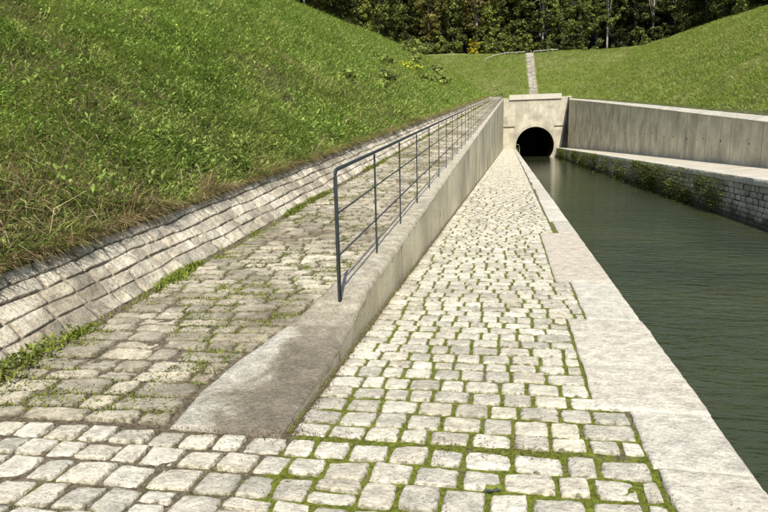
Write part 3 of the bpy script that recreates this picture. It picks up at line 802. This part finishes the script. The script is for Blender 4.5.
# weeds in the gutter and in ramp joints, moss cushions
ww = []
def weeds(x, y, z, L, W, seed, lean=.7, two=True):
    P = np.stack([x, y, z], -1); ww.append(blades(P, np.tile(UP, (len(x), 1)), L, W, lean, two=two, seed=seed))
r = np.random.default_rng(80)
for y0, y1, d, s in ((2.4, 12, 1500, 1), (12, 35, 420, 1.5), (35, 118, 130, 2.4)):
    n = int((y1-y0)*d); y = y0+(y1-y0)*r.random(n); x = XG+.07+.055*r.standard_normal(n)+.05*np.sin(y*1.7)
    cl = fbm(x*0+3, y, 1.1, 81, 3); k = (r.random(n) < np.clip((cl-.43)*4.0+.35*sstep(3.9, 3, y), .03, 1)); x, y, cl = x[k], y[k], cl[k]
    weeds(x, y, zr(y)-.01, (.02+.06*r.random(len(x)))*s*(cl+.5), (.006+.009*r.random(len(x)))*s, 82+int(y0))
for y0, y1, d, s, thr in ((2.9, 12, 6500, 1, .55), (12, 35, 1100, 1.4, .56), (35, 118, 160, 2.2, .52)):
    x, y, r = scatter(XG+.1, -1.65, y0, y1, d, lambda x, y: x == x, 90+int(y0)); cl = fbm(x*1.2, y*.8, 1.7, 91, 3)+.10*sstep(-2.3, -3.0, x)-.02
    k = (cl > thr) & (r.random(len(x)) < .55) & (x < xk(y)-.03); x, y = x[k], y[k]
    weeds(x, y, zr(y)-.018, (.018+.042*r.random(len(x)))*s, (.0045+.005*r.random(len(x)))*s, 93+int(y0), 1.0)
# green plants at the left end of the gutter
n = 900; x = XG+.06+.11*r.standard_normal(n); y = 3.15+.45*r.standard_normal(n); weeds(x, y, zr(y)+.02+.02*r.random(n), .03+.06*r.random(n), .012+.014*r.random(n), 99, 1.0)
# foot of the wall, joints of the path
n = 1500; y = 2.9+6*r.random(n)**1.5; x = XF+.03+.012*r.standard_normal(n); weeds(x, y, 0*x-.01, .008+.014*r.random(n), .003+.004*r.random(n), 101)
n = 70000; x = -3.4+4.2*r.random(n); y = 1.9+3.4*r.random(n)**1.2; k = ((y < 2.86) | (x > XF+.02)) & (x < .72) & (r.random(n) < sstep(.38, .6, fbm(x, y, 3, 44, 2))); x, y = x[k], y[k]
weeds(x, y, 0*x-.016, .008+.010*r.random(len(x)), .0025+.002*r.random(len(x)), 103, .9, False)
grass_zone('joint_weeds', ww, M['weed'])

# litter: dry crumbs along the threshold, wall foot, ramp
r = np.random.default_rng(110); X = []; Y = []; Z = []
n = 1500; x = -2.3+2.6*r.random(n)**.8; x = np.where(fbm(x, x*0, 3, 9, 2) > .45, x, -1.35+.2*r.standard_normal(n)); y = th(x)+.05*r.standard_normal(n)+.0; X.append(x); Y.append(y); Z.append(0*x+.006)
n = 4200; y = 2.9+8*r.random(n)**1.4; x = XF+.035+np.abs(.03*r.standard_normal(n)); X.append(x); Y.append(y); Z.append(0*x+.005)
n = 1800; x = XG+.05+1.6*r.random(n)**1.6; y = 2.9+6*r.random(n); X.append(x); Y.append(y); Z.append(zr(y)+.008)
n = 500; x = -3+4*r.random(n); y = 1.8+2*r.random(n); X.append(x); Y.append(y); Z.append(np.where(y < 2.8, .012, np.where(x < -1.2, zr(y)+.1, .012)))
X = np.concatenate(X); Y = np.concatenate(Y); Z = np.concatenate(Z); P = np.stack([X, Y, Z], -1)
V, F = blades(P, np.tile(UP, (len(X), 1)), .005+.012*r.random(len(X))**2, .003+.006*r.random(len(X)), 1.5, seed=111)
tag(quads('dry_litter', V, F, M['litter']), kind='stuff')

# leaf on a sett at the front
lf = MB(); out = [(0, 0), (.012, .018), (.03, .02), (.05, .012), (.068, .016), (.085, 0), (.07, -.014), (.05, -.012), (.03, -.022), (.012, -.012)]
lf.v = [(.04, 0, .010)]+[(a, b, .004+.004*math.sin(i*2)) for i, (a, b) in enumerate(out)]; lf.f = [(0, i+1, (i+1) % 10+1) for i in range(10)]
o = lf.build('fallen_leaf', M['weed']); o.location = (-.085, 2.49, .030); o.rotation_euler = (0, 0, .25); tag(o, 'small olive green fallen leaf lying on a large pale sett at the front', 'leaf')

# plants on the right canal wall
r = np.random.default_rng(120); iv = []
n = 150; yc = 27+92*r.random(n)**1.1; yc = np.where(fbm(yc, yc*0, .35, 5, 2) > .42, yc, 27+25*r.random(n)); zc = WATER+.1+1.45*r.random(n)**1.3
for i in range(n):
    s = .16+.22*r.random(); s *= (.8+yc[i]/70); m = int(70)
    P = np.stack([XC-.02-np.abs(r.standard_normal(m))*.12*min(s*4, 1.6), yc[i]+r.standard_normal(m)*s*1.5, np.clip(zc[i]+r.standard_normal(m)*s*.8, WATER-.02, -.05)], -1)
    nn = np.tile(np.array([-.8, -.3, .5]), (m, 1)); iv.append(blades(P, nn, (.10+.10*r.random(m))*(.7+yc[i]/80), (.05+.06*r.random(m))*(.7+yc[i]/80), 1.0, seed=200+i))
grass_zone('wall_plants', iv, M['ivy'])
n = 500; y = YP-6*r.random(n)**2; P = np.stack([XQ+.05+.2*r.random(n), y, -.9+.9*r.random(n)], -1)
grass_zone('wall_plants', [blades(P, np.tile(UP, (n, 1)), .3+.3*r.random(n), .08+.06*r.random(n), .9, seed=500)], M['ivy'])

# ------------------------------------------------------------------ trees
def crown_mesh(seed, h, rad, z0, nb, per, lsz, spread=1.0, shape=1.0):
    r = np.random.default_rng(seed)
    # clump centres through an uneven ellipsoidal volume
    t = r.random(nb); zz = z0+(h-z0)*t**.9
    prof = np.sin(np.clip((t**.9*.86+.12), 0, 1)*np.pi)**.55*shape
    a = r.random(nb)*2*np.pi; q = np.sqrt(.15+.85*r.random(nb))
    lob = 1+.28*np.sin(2*a+seed)+.18*np.sin(3*a+seed*2+zz*.5)
    C = np.stack([np.cos(a)*q*prof*rad*lob, np.sin(a)*q*prof*rad*lob, zz], -1)
    br = rad*(.12+.20*r.random(nb)**1.5)
    d = r.standard_normal((nb, per, 3)); d /= np.linalg.norm(d, axis=2, keepdims=True); d[..., 2] *= .75
    rr_ = (.55+.5*r.random((nb, per, 1)))
    P = (C[:, None]+d*rr_*br[:, None, None]).reshape(-1, 3)
    P[:, 2] = np.maximum(P[:, 2], z0*.6)
    n = len(P); nn = (d.reshape(-1, 3)*.7+np.array([0, 0, .6])+r.standard_normal((n, 3))*.5); nn /= np.linalg.norm(nn, axis=1, keepdims=True)
    a1 = np.cross(nn, r.standard_normal((n, 3))); a1 /= np.linalg.norm(a1, axis=1, keepdims=True); b1 = np.cross(nn, a1)
    s = (lsz*(.55+.9*r.random(n)))[:, None]
    V = np.stack([P-a1*s*.5, P+b1*s*.32, P+a1*s*.5, P-b1*s*.32], 1).reshape(-1, 3)
    return V, (np.arange(n)*4)[:, None]+np.array([0, 1, 2, 3]), C

def leaf_mat(name, a, b, c2=None):
    s = NT(name); r = s.isl(); o = s.objr(); n = s.noise(.45, 3, .6)
    c = s.mix(r, a, b)
    if c2: c = s.mix(s.rng(n, .48, .62, 0, .8), c, c2)
    c = s.mul(c, s.rng(n, .36, .64, .34, 1.4)); c = s.mul(c, s.rng(o, 0, 1, .65, 1.3))
    s.b.inputs['Roughness'].default_value = .55; s.leaf(c, .22); return s.m
LM = {'bank': leaf_mat('pale bank shrub leaves', (.22, .28, .06), (.46, .52, .15)), 'deep': leaf_mat('deep green leaves', (.035, .048, .014), (.11, .13, .032)), 'dark': leaf_mat('dark green leaves', (.08, .10, .024), (.22, .245, .06)),
      'mid': leaf_mat('mid green leaves', (.11, .14, .03), (.30, .34, .08)),
      'light': leaf_mat('light green leaves', (.16, .19, .035), (.38, .41, .09)),
      'autumn': leaf_mat('turning leaves', (.12, .125, .03), (.27, .26, .065), (.20, .155, .05)),
      'yellow': leaf_mat('yellow leaves', (.30, .28, .02), (.62, .55, .04)),
      'lime': leaf_mat('yellow green leaves', (.34, .40, .03), (.62, .66, .08))}

def make_tree(seed, h, rad, z0, nb, per, lsz, trunk_r, bark, leaf):
    r = random.Random(seed); root = empty('tree')
    V, F, C = crown_mesh(seed, h, rad, z0, nb, per, lsz)
    tb = MB(); bend = [(0, 0, -.6)]
    x = y = 0
    for i in range(1, 8):
        x += (r.random()-.5)*.25; y += (r.random()-.5)*.25; bend.append((x, y, h*.92*i/7))
    tb.tube(bend, [trunk_r*(1.15-.14*i) for i in range(8)], 8)
    for i in range(14):
        c = C[r.randrange(len(C))]; k = r.randrange(2, 6); p = bend[k]
        mid = [(p[j]+c[j])/2+(.3 if j == 2 else 0) for j in range(3)]
        tb.tube([p, mid, tuple(c)], [trunk_r*.35, trunk_r*.22, trunk_r*.07], 5)
    tb.build('trunk', bark, root, smooth=True)
    quads('crown', V, F, leaf, root)
    return root
protos = [make_tree(1, 19, 4.6, 3.2, 120, 110, .50, .26, M['bark'], LM['dark']),
          make_tree(2, 17, 4.2, .8, 130, 110, .47, .22, M['bark'], LM['mid']),
          make_tree(3, 21, 4.0, 6.5, 95, 110, .50, .24, M['bark_pale'], LM['light']),
          make_tree(4, 16, 4.6, .3, 140, 110, .46, .20, M['bark'], LM['dark'])]
def ground_z(x, y): return float(terrain(np.array([float(x)]), np.array([float(y)]))[0])
used = set()
def place_tree(k, x, y, sc, leaf, label, group, name='tree'):
    src = protos[k]
    if k in used:
        o = src.copy(); col.objects.link(o)
        ch = []
        for c in list(src.children):
            q = c.copy(); col.objects.link(q); q.parent = o; ch.append(q)
    else: o = src; ch = list(src.children); used.add(k)
    r = random.Random(int(x*13+y*7)); o.location = (x, y, ground_z(x, y)-.2); o.rotation_euler = (0, 0, r.random()*6.28); s = sc*(.9+.2*r.random()); o.scale = (s, s, s*(.95+.12*r.random()))
    o.name = name
    for q in ch:
        if q.name.startswith('crown'):
            q.material_slots[0].link = 'OBJECT'; q.material_slots[0].material = LM[leaf]
    tag(o, label, 'tree', group)
    return o
r_ = random.Random(12)
GB = {'deep': 'very dark green broadleaf tree in the wood behind the grass slope', 'dark': 'dark green broadleaf tree in the wood behind the grass slope', 'mid': 'mid green broadleaf tree in the wood behind the grass slope',
      'light': 'light green airy tree in the wood behind the grass slope', 'autumn': 'tree with brownish turning leaves in the wood behind the grass slope'}
def tree_at(x, y, k=None, leaf=None, sc=1.0, where='behind'):
    k = r_.randrange(4) if k is None else k
    leaf = leaf or r_.choice(['dark', 'dark', 'mid', 'mid', 'light'])
    if where == 'behind': lb, gp = GB[leaf], leaf+' trees of the wood behind the crest'
    elif where == 'left': lb, gp = {'deep': 'very dark green', 'dark': 'dark green', 'mid': 'mid green', 'light': 'light green', 'autumn': 'brownish'}[leaf]+' leafy tree standing behind the crest of the left bank', leaf+' trees behind the left bank'
    else: lb, gp = {'deep': 'very dark green', 'dark': 'dark green', 'mid': 'mid green', 'light': 'light green', 'autumn': 'brownish'}[leaf]+' leafy tree standing on top of the right bank', leaf+' trees on the right bank'
    return place_tree(k, x, y, sc, leaf, lb, gp)
for x in np.arange(-46, 74, 5.2):     # forest edge
    lf_ = None
    if -24 < x < -8: lf_ = r_.choice(['autumn', 'mid', 'dark', 'light', 'mid'])
    elif x < 14: lf_ = r_.choice(['mid', 'light', 'mid', 'dark'])
    if x > 14: lf_ = r_.choice(['deep', 'dark', 'deep', 'dark', 'light'])
    tree_at(x+r_.uniform(-1.6, 1.6), 150.5+r_.uniform(-1.2, 3.5), r_.choice([1, 3, 0, 1, 0, 2]), lf_, .95)
for x in np.arange(-52, 84, 6.5): tree_at(x+r_.uniform(-2, 2), 158.5+r_.uniform(-1.5, 2), None, r_.choice(['deep', 'dark', 'mid']) if x > 10 else r_.choice(['deep', 'dark', 'mid', 'autumn']), 1.1)
for x in np.arange(-60, 96, 8.5): tree_at(x+r_.uniform(-2, 2), 169+r_.uniform(-2, 3), r_.choice([0, 2, 1]), None, 1.3)
for y in np.arange(66, 146, 7): tree_at(-29.5-r_.uniform(0, 3), y+r_.uniform(-2, 2), r_.choice([1, 3, 0, 2]), r_.choice(['dark', 'mid', 'light', 'autumn']), .85, 'left')
for y in np.arange(70, 150, 9): tree_at(-38-r_.uniform(0, 4), y+r_.uniform(-2, 2), r_.choice([0, 2]), r_.choice(['dark', 'mid']), 1.1, 'left')
for y in np.arange(72, 147, 7): tree_at(39.5+r_.uniform(0, 3), y+r_.uniform(-2, 2), r_.choice([1, 3, 0]), r_.choice(['dark', 'dark', 'mid']), .95, 'right')
for y in np.arange(84, 150, 9): tree_at(49+r_.uniform(0, 4), y+r_.uniform(-2, 2), r_.choice([0, 2]), r_.choice(['dark', 'mid']), 1.15, 'right')

# shrubs
def shrub(x, y, h, rad, leaf, label, seed, name='shrub', lsz=.16, group=None, per=60, nb=40):
    t = empty(name, (x, y, ground_z(x, y)-.1)); tag(t, label, 'shrub', group)
    V, F, C = crown_mesh(seed, h, rad, .1, nb, per, lsz)
    quads('crown', V, F, LM[leaf], t)
    b = MB()
    for c in C[:7]: b.tube([(0, 0, 0), (c[0]*.4, c[1]*.4, c[2]*.6), tuple(c)], [.04, .03, .012], 5)
    b.build('stem', M['bark'], t)
SL = [(-7.7, 28, .6, 1.0, 'bank', 'low green shrub nearest to the camera on the left bank'), (-6.8, 31, .8, .9, 'bank', 'small light green shrub low on the left bank above the revetment'),
 (-7.6, 36, 1.1, 1.3, 'bank', 'wide light green shrub on the left bank below the yellow one'), (-10.7, 50, .9, 1.6, 'bank', 'broad green shrub high on the left bank left of the yellow one'),
 (-10.2, 59.7, 1.3, 1.9, 'lime', 'bright yellow green shrub on the left bank'), (-8.2, 56, 1.3, 1.7, 'bank', 'pale green shrub right below the bright yellow green one'),
 (-7.6, 66, 1.5, 2.0, 'bank', 'light green shrub low on the far left bank above the railing'), (-12.5, 78, 1.9, 2.2, 'bank', 'green shrub near the crest of the far left bank'),
 (-10.5, 88, 2.0, 2.4, 'bank', 'bushy light green shrub on the far left bank'), (-16.5, 104, 2.6, 2.6, 'bank', 'olive green shrub on the crest at the end of the left bank'),
 (-8.6, 146.2, 3.4, 1.7, 'yellow', 'bright yellow bush at the edge of the wood')]
for i, (x, y, h, rd, lf_, lb) in enumerate(SL): shrub(x, y, h*(.6 if i < 9 else 1), rd*(.62 if i < 9 else 1), lf_, lb, 600+i, lsz=.11+.0016*y)
r_ = random.Random(31)
for x in np.arange(-40, 62, 3.4):
    if x > 10 and r_.random() < .35: continue
    if abs(x+8.6) < 2.4: continue
    lf_ = r_.choice(['dark', 'mid', 'light', 'light']) if x < 8 else r_.choice(['deep', 'deep', 'dark'])
    shrub(x+r_.uniform(-1, 1), 147.4+r_.uniform(-.6, 1.2), 2.0+2.6*r_.random(), 1.7+1.0*r_.random(), lf_, {'deep': 'very dark green', 'dark': 'dark green', 'mid': 'mid green', 'light': 'light green'}[lf_]+' undergrowth bush at the edge of the wood', 700+int(x*3), lsz=.4, group=lf_+' bushes along the edge of the wood', nb=45, per=55)

# ------------------------------------------------------------------ camera, light, sky
sc = bpy.context.scene
cam = bpy.data.cameras.new('camera'); co = bpy.data.objects.new('camera', cam); col.objects.link(co); sc.camera = co
f, pitch, yaw, roll = 587.0, 10.87, 12.11, -1.32
import mathutils
t, yw, ro = R(pitch), R(yaw), R(roll)
Fv = mathutils.Vector((-math.sin(yw)*math.cos(t), math.cos(yw)*math.cos(t), -math.sin(t))); Rv = mathutils.Vector((math.cos(yw), math.sin(yw), 0)); Uv = Rv.cross(Fv)
R2 = Rv*math.cos(ro)+Uv*math.sin(ro); U2 = -Rv*math.sin(ro)+Uv*math.cos(ro)
mx = mathutils.Matrix((R2, U2, -Fv)).transposed().to_4x4(); mx.translation = (0, 0, 1.6); co.matrix_world = mx
cam.sensor_width = 36; cam.lens = f*36/768; cam.clip_start = .05; cam.clip_end = 2000

SD = mathutils.Vector((-.168, .86, -1.0)).normalized()     # direction the sunlight travels
el = math.asin(-SD.z); az = math.atan2(-SD.x, -SD.y)        # azimuth from +Y clockwise
sun = bpy.data.lights.new('sun', 'SUN'); sun.energy = 5.0; sun.angle = R(.53); sun.color = (1, .945, .84)
so = bpy.data.objects.new('sun', sun); col.objects.link(so); so.rotation_euler = SD.to_track_quat('-Z', 'Y').to_euler(); so.location = (20, -60, 60)
w = bpy.data.worlds.new('World'); sc.world = w; w.use_nodes = True; nt = w.node_tree
sk = nt.nodes.new('ShaderNodeTexSky'); sk.sky_type = 'NISHITA'; sk.sun_disc = False; sk.sun_elevation = el; sk.sun_rotation = az; sk.air_density = 1; sk.dust_density = 1.2
bg = nt.nodes['Background']; nt.links.new(sk.outputs[0], bg.inputs[0]); bg.inputs[1].default_value = .135
sc.view_settings.view_transform = 'Standard'; sc.view_settings.look = 'None'; sc.view_settings.exposure = 0
sc.render.engine = 'CYCLES'; sc.cycles.max_bounces = 5; sc.cycles.diffuse_bounces = 2; sc.cycles.glossy_bounces = 2; sc.cycles.transmission_bounces = 2; sc.cycles.transparent_max_bounces = 4
